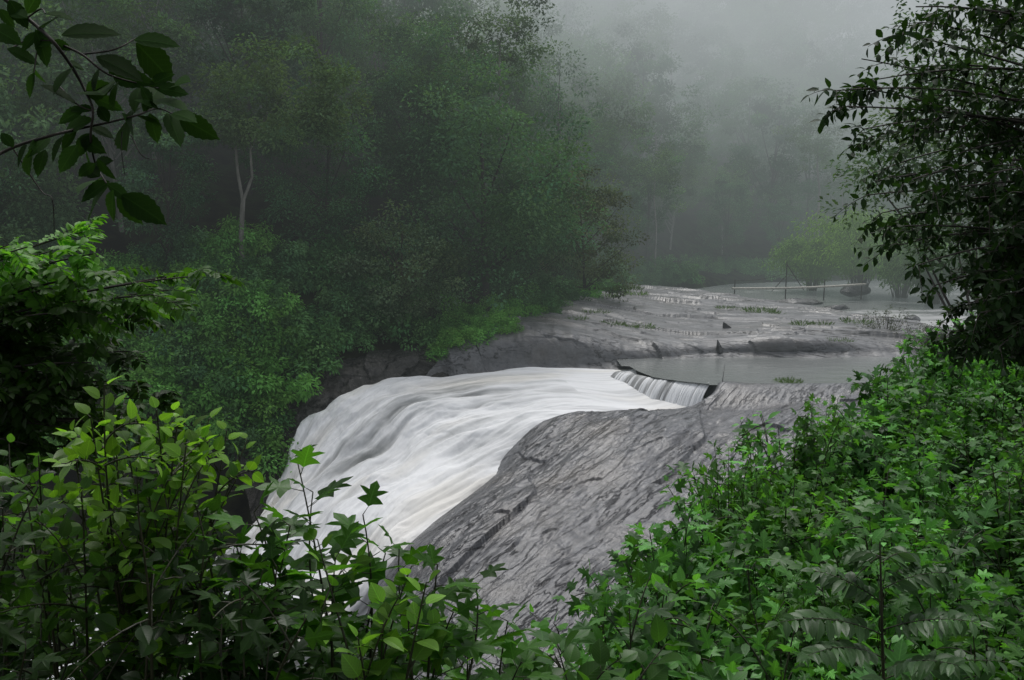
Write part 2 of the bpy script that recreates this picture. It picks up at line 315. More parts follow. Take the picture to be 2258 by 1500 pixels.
# ---------------------------------------------------------------- patches
def cr1(A,n):
    A=np.asarray(A,float); m=len(A); t=np.linspace(0,m-1,n); i=np.clip(np.floor(t).astype(int),0,m-2); f=(t-i).reshape((-1,)+(1,)*(A.ndim-1))
    P=np.concatenate([2*A[:1]-A[1:2],A,2*A[-1:]-A[-2:-1]])
    p0,p1,p2,p3=P[i],P[i+1],P[i+2],P[i+3]
    return .5*((2*p1)+(-p0+p2)*f+(2*p0-5*p1+4*p2-p3)*f**2+(-p0+3*p1-3*p2+p3)*f**3)
def patch(net,nu,nv):
    G=cr1(net,nu); return cr1(G.transpose(1,0,2),nv).transpose(1,0,2)
def nrm(G):
    a=np.gradient(G,axis=0); b=np.gradient(G,axis=1); n=unit(np.cross(a,b)); return np.where(n[...,2:3]<0,-n,n)
def wn(rows): return np.array([[W(*p) for p in r] for r in rows])
# near rock slope
rk=wn([
 [(1565,854,38.7),(1650,857,38.8),(1800,860,38.7),(2000,866,38.6),(2400,880,38)],
 [(1585,846,37.9),(1660,845,37.9),(1800,845,37.8),(2000,845,37.5),(2400,855,37)],
 [(1560,876,36.95),(1650,864,36.9),(1800,860,36.8),(2000,860,36.4),(2400,872,36)],
 [(1475,908,36.4),(1600,896,35.9),(1800,886,35.7),(2000,885,35.3),(2400,900,35)],
 [(1215,926,34.9),(1400,906,35.1),(1700,912,34.5),(2000,918,34),(2400,935,33)],
 [(1140,976,33.3),(1330,936,33.3),(1650,952,33),(1950,958,32.5),(2400,970,31.5)],
 [(1072,1058,31),(1270,998,31),(1580,1016,31),(1900,1023,31),(2400,1035,30)],
 [(926,1168,28.4),(1150,1090,28),(1480,1112,28),(1900,1123,28),(2400,1130,27)],
 [(866,1243,26.3),(1060,1208,25.4),(1400,1235,25),(1900,1250,25),(2400,1250,24)],
 [(835,1340,24.2),(1050,1360,22.5),(1400,1385,22),(1900,1400,22),(2400,1400,21)],
 [(800,1490,22),(1050,1560,19.5),(1400,1560,19),(1900,1560,19),(2400,1560,18)]])
ex=rk[:,:1]+np.array([-.7,.4,-1.9]); ex[0:3]=rk[0:3,:1]+np.array([-.15,.0,-1.2]); ex2=ex+np.array([-1.0,.3,-2.5]); ex2[0:3]=ex[0:3]+np.array([-.2,0,-1])
rk=np.concatenate([ex2,ex,rk],1)
NR=640; G=patch(rk,NR,NR); n=nrm(G)
a=radians(52); s1=G[...,0]*cos(a)+G[...,1]*sin(a); s2=-G[...,0]*sin(a)+G[...,1]*cos(a)
wv=fbm(s1*.3,s2*.35,4.4,3)*.4; w2=fbm(s1*.8,s2*1.6,8.4,4)*.2
disp=.18*slabs(s1/6.0+wv,s2/2.0+wv,11,1.6)+.05*slabs(s1/2.6+w2,s2/.6+w2,23,1.5)+.02*slabs(s1/1.0+w2,s2/.22+w2,37,1.4)+.3*fbm(G[...,0]*.16,G[...,1]*.16,2.2,2)+.16*fbm(s1*.25,s2*1.1,6,7,.6)+.03*fbm(G[...,0]*1.4,G[...,1]*1.4,7,5,.6)
fade=np.clip((np.linspace(0,1,NR)-.1)/.2,0.06,1)[:,None]; uu=np.linspace(0,1,NR)[None]
fade=fade*np.clip(np.abs(uu-.333)/.10,.25,1)
G=G+n*(disp*fade)[...,None]
tag(mk('rock_slope',G.reshape(-1,3),gridF(NR,NR),M_ROCKN),'wet grey striated rock slope below the river pool beside the waterfall','rock',kind='structure')
# far rock shelf
sh=wn([
 [(900,905,40.5),(1060,850,42.3),(1200,832,43.2),(1390,826,43.6),(1560,806,44.9),(1750,806,45),(1920,802,45),(2100,800,45)],
 [(930,850,41.2),(1060,812,43),(1200,806,43.9),(1390,802,44.6),(1560,786,45.8),(1750,782,45.9),(1920,782,46),(2100,782,46)],
 [(960,800,42),(1060,760,43.7),(1200,742,44.5),(1390,758,45.7),(1560,757,47),(1750,748,46.6),(1920,756,47),(2100,770,46.5)],
 [(1000,750,44.5),(1080,722,46),(1200,706,47.5),(1390,722,50),(1560,725,52),(1750,726,51.5),(1920,733,50),(2100,742,49)],
 [(1080,695,49),(1140,690,51),(1250,682,53.5),(1400,688,57),(1560,692,59),(1750,700,57),(1920,710,55),(2060,728,52.5)],
 [(1180,660,59),(1240,656,61),(1320,654,63.5),(1430,656,68),(1560,663,68),(1700,680,64),(1880,697,59),(2030,717,55.5)],
 [(1280,630,75),(1310,629,76),(1350,630,78),(1440,634,80),(1560,647,74),(1690,671,68),(1860,693,61),(2020,714,56.5)],
 [(1270,640,80),(1310,645,81),(1370,650,82),(1450,652,82),(1575,668,76),(1705,694,69.5),(1875,715,62),(2040,735,57)]])
G=patch(sh,380,560); n=nrm(G)
a=radians(-18); s1=G[...,0]*cos(a)+G[...,1]*sin(a); s2=-G[...,0]*sin(a)+G[...,1]*cos(a)
wv=fbm(s1*.3,s2*.3,4.4,3)*.35
disp=.30*slabs(s1/8+wv,s2/2.4+wv,51,.6)+.13*slabs(s1/2.6+wv,s2/.9+wv,63,.8)+.10*fbm(s1*.1,s2*.1,3.3,3)+.05*fbm(s1*.8,s2*2,1,5,.6)+.2*fbm(G[...,0]*1.3,G[...,1]*.1,5,3)*np.clip((47-G[...,1])/3,0,1)+.13
edge_f=np.clip(np.linspace(0,1,380)/.2,0,1)[:,None]
G=G+n*(disp*(.35+.65*edge_f))[...,None]
tag(mk('rock_shelf',G.reshape(-1,3),gridF(380,560),M_ROCKF),'broad flat grey rock shelf between the river and the forest bank','rock',kind='structure')
# dark rock bank left of the fall
bk=wn([[(560,1170,33.4),(640,1050,35.2),(712,965,36.6),(780,915,38),(862,875,39.6),(950,850,40.9),(1040,836,42)],
 [(540,1080,34.6),(628,980,36.3),(698,915,37.5),(766,872,39),(850,838,40.6),(945,824,41.7),(1040,818,42.6)],
 [(500,970,36),(598,905,37.4),(684,868,38.5),(770,838,39.7),(865,808,41.2),(950,796,42.5),(1040,790,43.4)],
 [(450,900,38),(560,840,39),(670,815,40),(780,795,41.2),(885,775,42.6),(970,768,43.8),(1055,765,45)],
 [(430,880,41),(540,820,42),(660,790,43),(790,775,44),(900,765,45.5),(990,760,46.5),(1075,760,47.5)]])
G=patch(bk,160,260); n=nrm(G); n=unit(n+np.array([.35,-.6,0]))
G=G+n*(.4*slabs(G[...,0]/1.1+.3*fbm(G[...,0],G[...,2]),G[...,2]/1.6,71)+.2*fbm(G[...,0]*.7,G[...,1]*.7,G[...,2]*.5,5)+.1*fbm(G[...,0]*3,G[...,1]*3,G[...,2]*.8,3))[...,None]
tag(mk('rock_bank',G.reshape(-1,3),gridF(160,260),M_ROCKB),'dark wet rock bank at the left edge of the waterfall','rock',kind='structure')
# pool
lip=np.array([PZ(1388,808,0),PZ(1405,818,0),PZ(1440,832,0),PZ(1500,841,0),PZ(1562,847,0)])
yy=np.concatenate([np.linspace(37.8,44,60),np.linspace(44.2,60,70),np.linspace(60.5,112,90)]); 
o=np.argsort(lip[:,1]); xl=np.interp(yy,lip[o,1],lip[o,0]); xl=np.where(yy>lip[0,1],5.2,xl)
u=np.linspace(0,1,260)**1.6; X=xl[:,None]+(115-xl)[:,None]*u[None]; Y=np.repeat(yy[:,None],260,1)
rap=np.clip(fbm(X*.35,Y*.8,4,4)*2.2+np.exp(-((Y-63)/6)**2-((X-30)/8)**2)*1.6-.75,0,1)*np.clip((Y-50)/5,0,1)
Z=.012*fbm(X*1.2,Y*2.5,0,3)+.06*rap*fbm(X*2,Y*3,2,2)
col=np.array([.19,.2,.195])[None,None]*(1-rap[...,None])+np.array([.7,.7,.7])*rap[...,None]
tag(mk('river',np.stack([X,Y,Z],-1).reshape(-1,3),gridF(*X.shape),M_POOL,col=col.reshape(-1,3)),'smooth grey river pool above the waterfall','water',kind='structure')
# waterfall
wf=wn([
 [(1400,813,43.0),(1412,836,41.1),(1470,858,39.6),(1560,880,38.3)],
 [(1365,814,43.3),(1388,842,40.7),(1452,876,38.8),(1548,900,37.7)],
 [(1290,812,43.3),(1320,844,40.3),(1400,890,38.1),(1515,911,37)],
 [(1170,815,43),(1190,838,40.5),(1240,875,37.9),(1340,916,36)],
 [(1040,823,42),(1060,846,39.8),(1115,892,37.1),(1215,932,34.8)],
 [(945,830,41),(960,860,39),(1025,925,36),(1142,982,33.2)],
 [(850,843,40),(870,885,38),(940,975,34.8),(1074,1064,30.8)],
 [(770,880,38.5),(795,935,36.5),(855,1050,33),(928,1172,28.3)],
 [(704,925,37),(724,1000,35),(765,1120,31.3),(838,1235,27)],
 [(655,978,35.8),(665,1060,33.5),(675,1200,29.6),(725,1340,25.7)],
 [(610,1065,34),(590,1160,32),(560,1290,28.3),(610,1430,24.8)],
 [(520,1190,31.5),(480,1265,30),(410,1380,27),(460,1510,24.2)],
 [(280,1340,29.2),(210,1410,28),(160,1480,26.6),(220,1620,23.5)],
 [(-100,1430,28.5),(-150,1490,27.5),(-200,1560,26.5),(-100,1700,23)]])
lo=wf[:,:1]+np.array([-.3,.4,-.6]); hi=wf[:,-1:]+np.array([.7,-.35,-.5]); lo[:2]=wf[:2,:1]+np.array([0,.3,-.5]); hi[:3]=wf[:3,-1:]+np.array([.1,-.1,-.5])
wf=np.concatenate([lo,wf,hi],1)
nu,nv=680,400; G=patch(wf,nu,nv); n=nrm(G)
S=np.concatenate([[0],np.cumsum(np.linalg.norm(np.diff(G[:,nv//2],axis=0),axis=1))])[:,None]+np.zeros((1,nv))
Tt=np.concatenate([np.zeros((nu,1)),np.cumsum(np.linalg.norm(np.diff(G,axis=1),axis=2),1)],1); Tt=Tt-Tt[:,nv//2:nv//2+1]
amp=np.clip((S-2.5)/9,.1,1)*np.clip((38-S)/14,.45,1)
warp=fbm(S*.25,Tt*.3,31,3)*1.0
big=fbm(Tt*.5+warp*.4,S*.24,1,3); mid=fbm(Tt*1.0+warp,S*.3+warp*.3,7,4); fine=fbm(Tt*2.8+2+warp,S*.28+warp*.4,5,5,.58)
tier=np.sin(S*.8+Tt*.5+2.6*fbm(Tt*.4,S*.2,61,3)); tier=np.where(tier>0,tier**.7,tier*.6)
iso=fbm(Tt*1.2+warp,S*.8,71,5,.58)
vr=np.linspace(0,1,nv)[None]; eR=np.clip((1-vr)/.2,.15,1)
disp=amp*eR*(.55*big+.26*mid+.07*fine+.17*tier+.08*iso)+.03*fbm(Tt*5,S*1.2,9,3)*np.clip(amp*3,0,1)*eR
G=G+n*disp[...,None]
edgeL=np.clip(1-(vr/.16),0,1); edgeR=np.clip(1-((1-vr)/.2),0,1); side=np.gradient(G,axis=1); side=unit(side)
G=G-side*(edgeL*amp*(.6*fbm(S*.7,Tt*.4,41,5,.6)))[...,None]+np.array([0,0,1.])*(edgeL*amp*.6*np.clip(fbm(S*1.1,Tt*.9,43,5,.6),0,1)+edgeR*amp*.16*fbm(S*.8,Tt*.6,45,4,.6))[...,None]
foam=np.clip(1.0+.30*fbm(Tt*.8+warp,S*.12,11,4)+.42*fine+.30*mid+.10*tier+.08*iso,0,1)  # foam amount; also paints grey shadow into the troughs between flows
dkp=np.exp(-((S-8.5)/3.6)**2-((Tt+1.2)/1.6)**2)+.9*np.exp(-((S-14.5)/3.8)**2-((Tt+.8)/1.3)**2)+.6*np.exp(-((S-10)/3)**2-((Tt-2)/.9)**2)
foam=np.clip(foam-dkp*np.clip(.55+1.8*fbm(Tt*1.6+warp,S*.2,51,5,.6),0,1.2)*.62,0.05,1)
foam=np.where(S<4,np.clip(foam*.4+.3+.55*np.clip((fbm(Tt*5,S*.12,3,3)+.3),0,1)+S*.06,0,1),foam)
wt=np.array([.92,.93,.94]); dk=np.array([.2,.21,.205]); cm=np.array([.88,.85,.78])
cmx=np.clip(fbm(Tt*.5,S*.15,21,3)*1.6-.1,0,.7)[...,None]
col=dk+(wt*(1-cmx)+cm*cmx-dk)*foam[...,None]
fallo=tag(mk('waterfall',G.reshape(-1,3),gridF(nu,nv),M_FALL,col=col.reshape(-1,3),uv=np.stack([Tt,S],-1).reshape(-1,2)),'silky white waterfall sliding over the rock to the lower left','waterfall',kind='structure')
# thin curtain over the lip
top=np.array([W(1352,822,41.5),W(1400,831,40.5),W(1460,840,39.3),W(1520,845,38.65),W(1568,848,38.25)]); 
net=np.stack([top+np.array([.3,.45,.0]),top+np.array([0.02,.05,.03]),top+np.array([-.26,-.3,-.2]),top+np.array([-.5,-.55,-.62]),top+np.array([-.76,-.8,-1.35])])
G=patch(net,60,460); tt=np.linspace(0,8,460)[None]+np.zeros((60,1)); vv=np.linspace(0,1,60)[:,None]+np.zeros((1,460))
st=fbm(tt*3.3,vv*.4,1,5,.62); G=G+nrm(G)*(.09*st*np.clip(vv*3,0,1))[...,None]
k=np.clip(st*2.8+.82+.3*vv,0.15,1)*np.clip(vv*5+.1,0.0,1); base=np.array([.24,.25,.245])*(1-np.clip(vv*3-.6,0,1))[...,None]+np.array([.2,.2,.198])*np.clip(vv*3-.6,0,1)[...,None]
col=base+(wt-base)*k[...,None]
mk('water_curtain',G.reshape(-1,3),gridF(60,460),M_FALL,fallo,col=col.reshape(-1,3),uv=np.stack([tt,vv],-1).reshape(-1,2))
# ---------------------------------------------------------------- trees
def crown_leaves(L,rng,cs,rs,nl,size,col,flat=.55,droop=.35,hv=.08):
    cs=np.asarray(cs); k=len(cs); c=np.repeat(cs,nl,0); r=np.repeat(rs,nl)
    g=rng.normal(size=(k*nl,3)); g=unit(g)*(rng.random((k*nl,1))**.35); g[:,2]*=flat
    P=c+g*r[:,None]; o=unit(g+np.array([0,0,.12]))
    D=unit(o+rng.normal(size=P.shape)*.45+np.array([0,0,-droop])); Nn=unit(np.array([0,0,.7])+o*1.3+rng.normal(size=P.shape)*.2)
    ck=np.repeat(rng.uniform(.55,1.5,k),nl)[:,None]; hue=np.repeat(rng.normal(size=(k,1))*hv,nl,0)
    K=np.asarray(col)*ck*rng.uniform(.88,1.12,(k*nl,1)); K=K*(1+hue*np.array([.8,.1,-.3]))
    L.add(P,D,Nn,size*rng.uniform(.65,1.3,k*nl),np.clip(K,.003,.6))
def tree_proto(name,label,seed,H,Rr,lowf,ncl,nl,size,col,bark,group=None,tr=.2,mat=None,cat='tree',clr=1.0):
    rng=RNG(seed); root=thing(name,label,cat,group=group)
    zc=H*(lowf+1)/2; hz=H*(1-lowf)/2
    d=unit(rng.normal(size=(ncl,3))); rad=.5+.5*rng.random((ncl,1))**.6
    mod=.58+.84*vn(d[:,0]*2+seed,d[:,1]*2,d[:,2]*2)[:,None]
    cs=d*rad*mod*np.array([Rr,Rr,hz])+np.array([0,0,zc]); rs=clr*Rr*rng.uniform(.16,.36,ncl)
    A=Acc(); lean=rng.normal(size=2)*.05*H; tp=np.array([lean[0],lean[1],H*.82])
    A.tube(bez(np.array([0,0,-.6]),np.array([lean[0]*.1,lean[1]*.3,H*.4]),tp,10),np.linspace(tr,tr*.25,10),7)
    for c in cs[rng.permutation(ncl)[:14]]:
        t=np.clip((c[2]/H-.25),.15,.75); b=np.array([lean[0]*t*t,lean[1]*t*t,H*.82*t]); A.tube(bez(b,(b+c)/2+np.array([0,0,-.1*H*.3]),c,6),np.linspace(tr*.4,tr*.08,6),5)
    A.build('trunk',bark,root)
    L=Leaves(); crown_leaves(L,rng,cs,rs,nl,size,col); L.build('crown',T_SIMPLE,mat or M_FAR,root,smooth=False)
    return root
GL='forest trees on the misty left slope'; GF='hazy trees on the far slope'
LL='misty dark green broadleaf tree in the forest on the left slope'; LF='hazy grey green tree on the far slope behind the footbridge'
cols=[(.072,.145,.068),(.082,.155,.078),(.065,.135,.07),(.09,.165,.07),(.07,.135,.075),(.088,.155,.075)]
forest=Pool([tree_proto('forest_tree',LL,10+i,[12,13,11,14,12,10][i],[4.2,3.6,4.4,3.9,3.4,4.0][i],[.12,.3,.08,.35,.2,.05][i],[95,82,105,82,82,95][i],115,.27,cols[i],M_BARK if i%3 else M_PALE,GL,.16) for i in range(6)])
special=[(-13.7,45,2.6),(-1.0,51.5,4.5),(-5.3,45.5,2.6),(4.2,60,3)]
rng=RNG(5)
cand=np.stack([rng.uniform(-75,140,14000),rng.uniform(28,190,14000)],-1); cand=cand[np.argsort(cand[:,1]+rng.uniform(0,12,14000))]
dd=sdist(cand[:,0],cand[:,1]); zz=ground(cand[:,0],cand[:,1])
acc=[]
for (x,y),d,z in zip(cand,dd,zz):
    if d<(4.5 if x<-1 else 2.0) or d>62: continue
    px=1129+x/y*FP
    if px<-130 or px>2200: continue
    if z>7+y*.235: continue
    sp=3.9 if y<62 else (4.5 if y<90 else 5.3)
    if any((x-a)**2+(y-b)**2<(c)**2 for a,b,c in special): continue
    if any((x-a)**2+(y-b)**2<sp*sp for a,b in acc): continue
    acc.append((x,y)); 
    far=(y>80 and x>0); s=rng.uniform(.75,1.2)*(1 if d>7 else .7)*(1.2 if far else 1)
    forest.put(int(rng.integers(6)),(x,y,z-.2),rng.uniform(0,6.28),(s,s,s*rng.uniform(.9,1.25)),LF if far else LL,GF if far else GL)
# unseen canopy trees added to shade the foreground, from which the branch at the upper left hangs
for x,y,i in((-4.6,-1.8,3),(.6,-3.6,1),(5.2,-2.6,3),(-8.5,1.2,1)):
    forest.put(i,(x,y,float(ground(x,y))-.2),x,1.0,'unseen broadleaf tree behind the viewpoint, added to shade the ledge','unseen shade trees around the viewpoint')
print('forest trees',len(acc))
def gpos(p,dz=-.1): return (float(p[0]),float(p[1]),float(ground(p[0],p[1]))+dz)
# special trees
t=tree_proto('broad_tree','broad spreading tree in the middle of the forest edge, above the waterfall crest',41,11.5,6.0,.05,180,150,.25,(.09,.175,.09),M_BARK,None,.25); p=W(1070,600,51.5); t.location=gpos(p)
t=tree_proto('round_shrub_tree','rounded grey green small tree overhanging the bank left of the rock shelf',42,6.4,3.2,.0,130,100,.17,(.11,.165,.10),M_BARK,None,.12); p=W(885,700,44.8); t.location=gpos(p,-.3)
t=tree_proto('reddish_tree','small tree with reddish young leaves at the corner of the rock shelf',43,8.5,3.2,.05,95,100,.22,(.105,.13,.075),M_BARK,None,.12); p=W(1290,640,61); t.location=gpos(p)
# pale forked tree
root=thing('forked_tree','tall tree with pale forked trunk standing clear on the left slope','tree'); b=W(535,600,43.0); root.location=(b[0],b[1],float(ground(b[0],b[1]))-.2)
A=Acc(); f=lambda px,py:W(px,py,43.0)-np.array(root.location)
A.tube(np.array([[0,0,-.5],f(534,590),f(532,510),f(536,440)]),[.16,.13,.12,.11],8)
A.tube(np.array([f(536,445),f(524,380),f(518,300),f(500,200)]),[.09,.075,.06,.035],6); A.tube(np.array([f(536,445),f(556,390),f(552,330),f(580,270),f(640,190)]),[.085,.07,.055,.04,.025],6)
A.build('trunk',M_PALE,root); rng=RNG(77); L=Leaves()
cs=np.array([f(x,y)+np.array([0,rng.uniform(-2.5,2.5),0]) for x,y in zip(rng.uniform(470,780,130),rng.uniform(100,330,130)) if (x-620)**2/165**2+(y-215)**2/125**2<1])
crown_leaves(L,rng,cs,rng.uniform(.5,1.0,len(cs)),85,.22,(.105,.165,.08)); L.build('crown',T_SIMPLE,M_FAR,root,smooth=False)
# slender pale trunks seen in the mist
def slender(label,px,pyb,pyt,D,w,seed):
    rng=RNG(seed); b=W(px,pyb,D); root=thing('slender_tree',label,'tree',(b[0],b[1],float(ground(b[0],b[1]))-.3)); f=lambda x,y:W(x,y,D)-np.array(root.location); A=Acc()
    A.tube(np.array([[0,0,0],f(px,pyb),f(px+2,(pyb+pyt)/2),f(px-3,pyt),f(px,pyt-60)]),[w*1.3,w,w*.9,w*.7,w*.3],7); A.build('trunk',M_PALE,root); L=Leaves()
    cs=np.array([f(px,pyt-60)+np.array([rng.normal()*1.7,rng.normal()*1.4,rng.normal()*1.2]) for _ in range(40)]); crown_leaves(L,rng,cs,rng.uniform(.5,1.0,40),90,.24,(.085,.14,.07)); L.build('crown',T_SIMPLE,M_FAR,root,smooth=False)
slender('slender pale trunked tree fading in the mist at the top centre',1103,260,150,60,.13,81)
slender('slender pale trunked tree on the far slope above the footbridge',1805,470,370,96,.13,82)
slender('thin pale trunked tree in the mist right of the broad tree',1445,560,440,88,.10,83)
# right bank tree in the haze behind the dark tree
t=tree_proto('hazy_tree','pale hazy tree behind the dark tree at the upper right',44,15,4.5,.35,120,110,.2,(.10,.16,.085),M_BARK,None,.2); t.location=(16.2,31,float(ground(16.2,31))-.2)
# creeper shrubs along the forest foot
def mound(seed,col,size=.21,h=2.4,r=1.9):
    rng=RNG(seed); root=thing('bank_shrub','leafy green creeper covered shrub along the foot of the forest','shrub',group='shrubs along the forest foot')
    k=50; d=unit(rng.normal(size=(k,3))); d[:,2]=np.abs(d[:,2]); cs=d*np.array([r,r,h*.8])*(.5+.5*rng.random((k,1)))*(.7+.6*rng.random((k,1)))
    A=Acc()
    for c in cs[:9]: A.tube(bez(np.array([0,0,-.4]),c*.5+np.array([0,0,.3]),c,6),np.linspace(.04,.01,6),5)
    A.build('stem',M_BARK,root); L=Leaves(); crown_leaves(L,rng,cs,rng.uniform(.3,.7,k),78,size,col,.7,.6); L.build('foliage',T_SIMPLE,M_FAR,root,smooth=False); return root
mounds=Pool([mound(60,(.13,.30,.075)),mound(61,(.095,.205,.078),.23),mound(62,(.15,.32,.08),.18,2,1.6),mound(63,(.085,.17,.078),.21,3,1.7)])
rng=RNG(9)
def bankpt(t,d):
    i=min(int(t),len(BANK)-2); a,b=BANK[i],BANK[i+1]; u=unit(b-a); q=a+(b-a)*(t-i); return q+np.array([-u[1],u[0]])*d
for t0,t1,d0,dm,cnt in((1.9,3.2,0,9,22),(3.2,5.0,-2.2,1.5,26),(3.2,5.3,1.0,7,40),(5.0,6.6,.3,6,30),(6.4,8.3,-.9,3,26),(8,11,.2,4,22),(11,13.0,.2,4,26)):
    for i in range(cnt):
        t=rng.uniform(t0,t1); d=rng.uniform(d0,dm)
        x,y=bankpt(t,d); z=float(ground(x,y)); s=rng.uniform(.55,1.05)
        bright=(t0<5 and rng.random()<.75) or (t0==6.4 and rng.random()<.6)
        if t0==6.4: z=max(z,1.0); s*=.7
        mounds.put(int(rng.choice([0,2])) if bright else int(rng.choice([1,3])),(x,y,z-.15),rng.uniform(0,6.28),s)
# bamboo
def bamboo(seed,label,h,n,col,spread):
    rng=RNG(seed); root=thing('bamboo_clump',label,'bamboo'); A=Acc(); L=Leaves()
    for i in range(n):
        a=rng.uniform(0,6.28); r=rng.uniform(.1,.6); b=np.array([r*cos(a),r*sin(a),-.2]); hh=h*rng.uniform(.5,1.1); o=spread*rng.uniform(.4,1.1)
        tp=np.array([cos(a)*o,sin(a)*o,hh*.62]); mid=np.array([cos(a)*o*.35,sin(a)*o*.35,hh*1.1]); P=bez(b,mid,tp,14); A.tube(P,np.linspace(.035,.006,14),5)
        k=170; t=rng.uniform(.2,1,k); idx=t*13; i0=np.clip(idx.astype(int),0,12); Q=P[i0]+(P[i0+1]-P[i0])*(idx-i0)[:,None]+rng.normal(size=(k,3))*.3
        D=unit(rng.normal(size=(k,3))*.6+np.array([cos(a)*.5,sin(a)*.5,-.6])); L.add(Q,D,unit(rng.normal(size=(k,3))*.5+[0,0,1]),rng.uniform(.25,.45,k),np.asarray(col)*rng.uniform(.7,1.3,(k,1)))
    A.build('culm',M_STEM,root); L.build('foliage',T_LANCE,M_FAR,root,smooth=False); return root
b=bamboo(70,'feathery light green bamboo clump behind the right end of the footbridge',8.6,70,(.18,.31,.075),5.8); b.location=tuple(W(1895,640,83)+np.array([0,0,-.2]))
b=bamboo(72,'lower spreading bamboo clump behind the middle of the footbridge',5.4,50,(.13,.23,.07),4.8); b.location=tuple(W(1790,632,87)+np.array([0,0,-.2]))
b=bamboo(73,'light green bamboo clump between the tall clump and the dark clump',6.6,50,(.15,.27,.075),4.8); b.location=tuple(W(1985,650,80)+np.array([0,0,-.2]))
b=bamboo(71,'dark green bamboo clump right of the footbridge by the far bank',5.8,48,(.09,.16,.06),4.8); b.location=tuple(W(2060,668,74)+np.array([0,0,-.2]))
# ---------------------------------------------------------------- footbridge
root=thing('footbridge','thin bamboo pole footbridge crossing the river in the mist','footbridge'); o=W(1615,636,77); e=W(1908,627,76); root.location=o; e=e-o
for k in range(3):
    A=Acc(); n_=24; tt=np.linspace(0,1,n_)[:,None]; P=tt*e+np.array([0,.15*k-.15,0])-np.array([0,0,.12])*np.sin(tt*pi); A.tube(P,.075+.008*(np.arange(n_)%3==0),8); A.build('deck_pole',M_BAMB,root)
def pole(name,a,b,r,m=M_BARK):
    A=Acc(); A.tube(np.linspace(a,b,5),[r,r*1.05,r*.95,r*.9,r*.8],7); return A.build(name,m,root)
for fx,h in((.02,.7),(.41,2.1),(.70,.5),(.98,.8)):
    q=fx*e; pole('post',q+np.array([0,.2,-1.3]),q+np.array([.03,.2,h]),.05)
q=.41*e; pole('brace',q+np.array([0,.2,1.9]),q+np.array([1.5,.1,-.3]),.04); pole('brace',q+np.array([0,.2,.9]),q+np.array([-1.2,.1,-.4]),.035)
for a_,b_,ha,hb in((.02,.41,.65,1.1),(.41,.70,1.1,.45),(.70,.98,.45,.75)):
    A=Acc(); t=np.linspace(0,1,9)[:,None]; A.tube(a_*e*(1-t)+b_*e*t+np.concatenate([0*t,0*t+.2,ha*(1-t)+hb*t-.2*np.sin(t*pi)],1),.02,5); A.build('rope',M_BARK,root)
# ---------------------------------------------------------------- loose rocks
def boulder(name,label,seed,loc,size,rz=0,mat=M_BOUL,pt=None):
    import bmesh
    rng=RNG(seed); bm=bmesh.new(); n=26
    pts=unit(rng.normal(size=(n,3)))*rng.uniform(.8,1.05,(n,1))
    if pt: pts=np.concatenate([pts[:10]*[1,1,.4]+[0,0,-.35],np.array(pt)])
    for p in pts: bm.verts.new(p*np.array(size))
    bmesh.ops.convex_hull(bm,input=bm.verts)
    bmesh.ops.bevel(bm,geom=bm.edges[:],offset=min(size)*.08,segments=2,affect='EDGES')
    me=bpy.data.meshes.new(name); bm.to_mesh(me); bm.free(); me.materials.append(mat)
    o=bpy.data.objects.new(name,me); C.objects.link(o); o.location=loc; o.rotation_euler=(0,0,rz); return tag(o,label,'rock')
dg=bpy.context.evaluated_depsgraph_get(); dg.update()
def drop(px,py):
    p=W(px,py,30); c=np.array([0,0,CAMZ]); d=unit(p-c)
    hit=bpy.context.scene.ray_cast(dg,c,d); return np.array(hit[1]) if hit[0] else W(px,py,50)
edge_spots=[(drop(px,py),s,i) for px,py,s,i in((1055,735,.5,0),(1100,712,.55,2),(1150,692,.55,0),(1195,676,.55,1),(1010,752,.5,2),(1250,660,.6,3),(965,785,.45,0),(1125,722,.35,2),(1290,652,.55,0),(1330,640,.6,1))]
boulder('standing_stone','small pointed dark stone sticking up from the middle of the rock shelf',1,drop(1603,724)+np.array([0,0,.03]),(.30,.18,.24),.1,pt=[(-.75,0,1.5),(-.6,.3,1.2),(-.9,-.2,.7),(.2,.1,.5),(.9,0,.1)])
boulder('standing_stone','dark fin of rock at the pool edge, nearer than the pointed stone',2,drop(1586,774)+np.array([0,0,.0]),(.2,.28,.38),.2,pt=[(-.6,0,1.7),(-.3,.3,1.3),(-.9,-.2,.9),(.3,.1,.5),(1.3,0,.0)])
boulder('boulder','broad dark flat boulder in the river under the footbridge',3,W(1760,668,74),(2.2,1.1,.45),.1)
boulder('boulder','low dark rock at the right end of the footbridge',4,W(1885,640,78),(1.6,1.2,.7),.5)
boulder('boulder','flat rock in midstream right of the broad boulder',5,W(1850,680,70),(1.5,.8,.3),.2)
boulder('boulder','dark ledge block above the far side of the pool',6,W(1750,764,47.0),(2.4,.6,.28),.02)
boulder('boulder','rounded wet rock at the far right corner of the pool',7,W(1925,765,47.5),(.9,.7,.4),.4)
boulder('boulder','small dark rock among the white rapids on the right',8,W(2010,705,60),(1.0,.6,.35),.9)
boulder('boulder','blocky dark rock ending the thin curtain of water at its right',9,W(1590,868,37.9)+np.array([0,0,-.1]),(.42,.35,.42),.2)
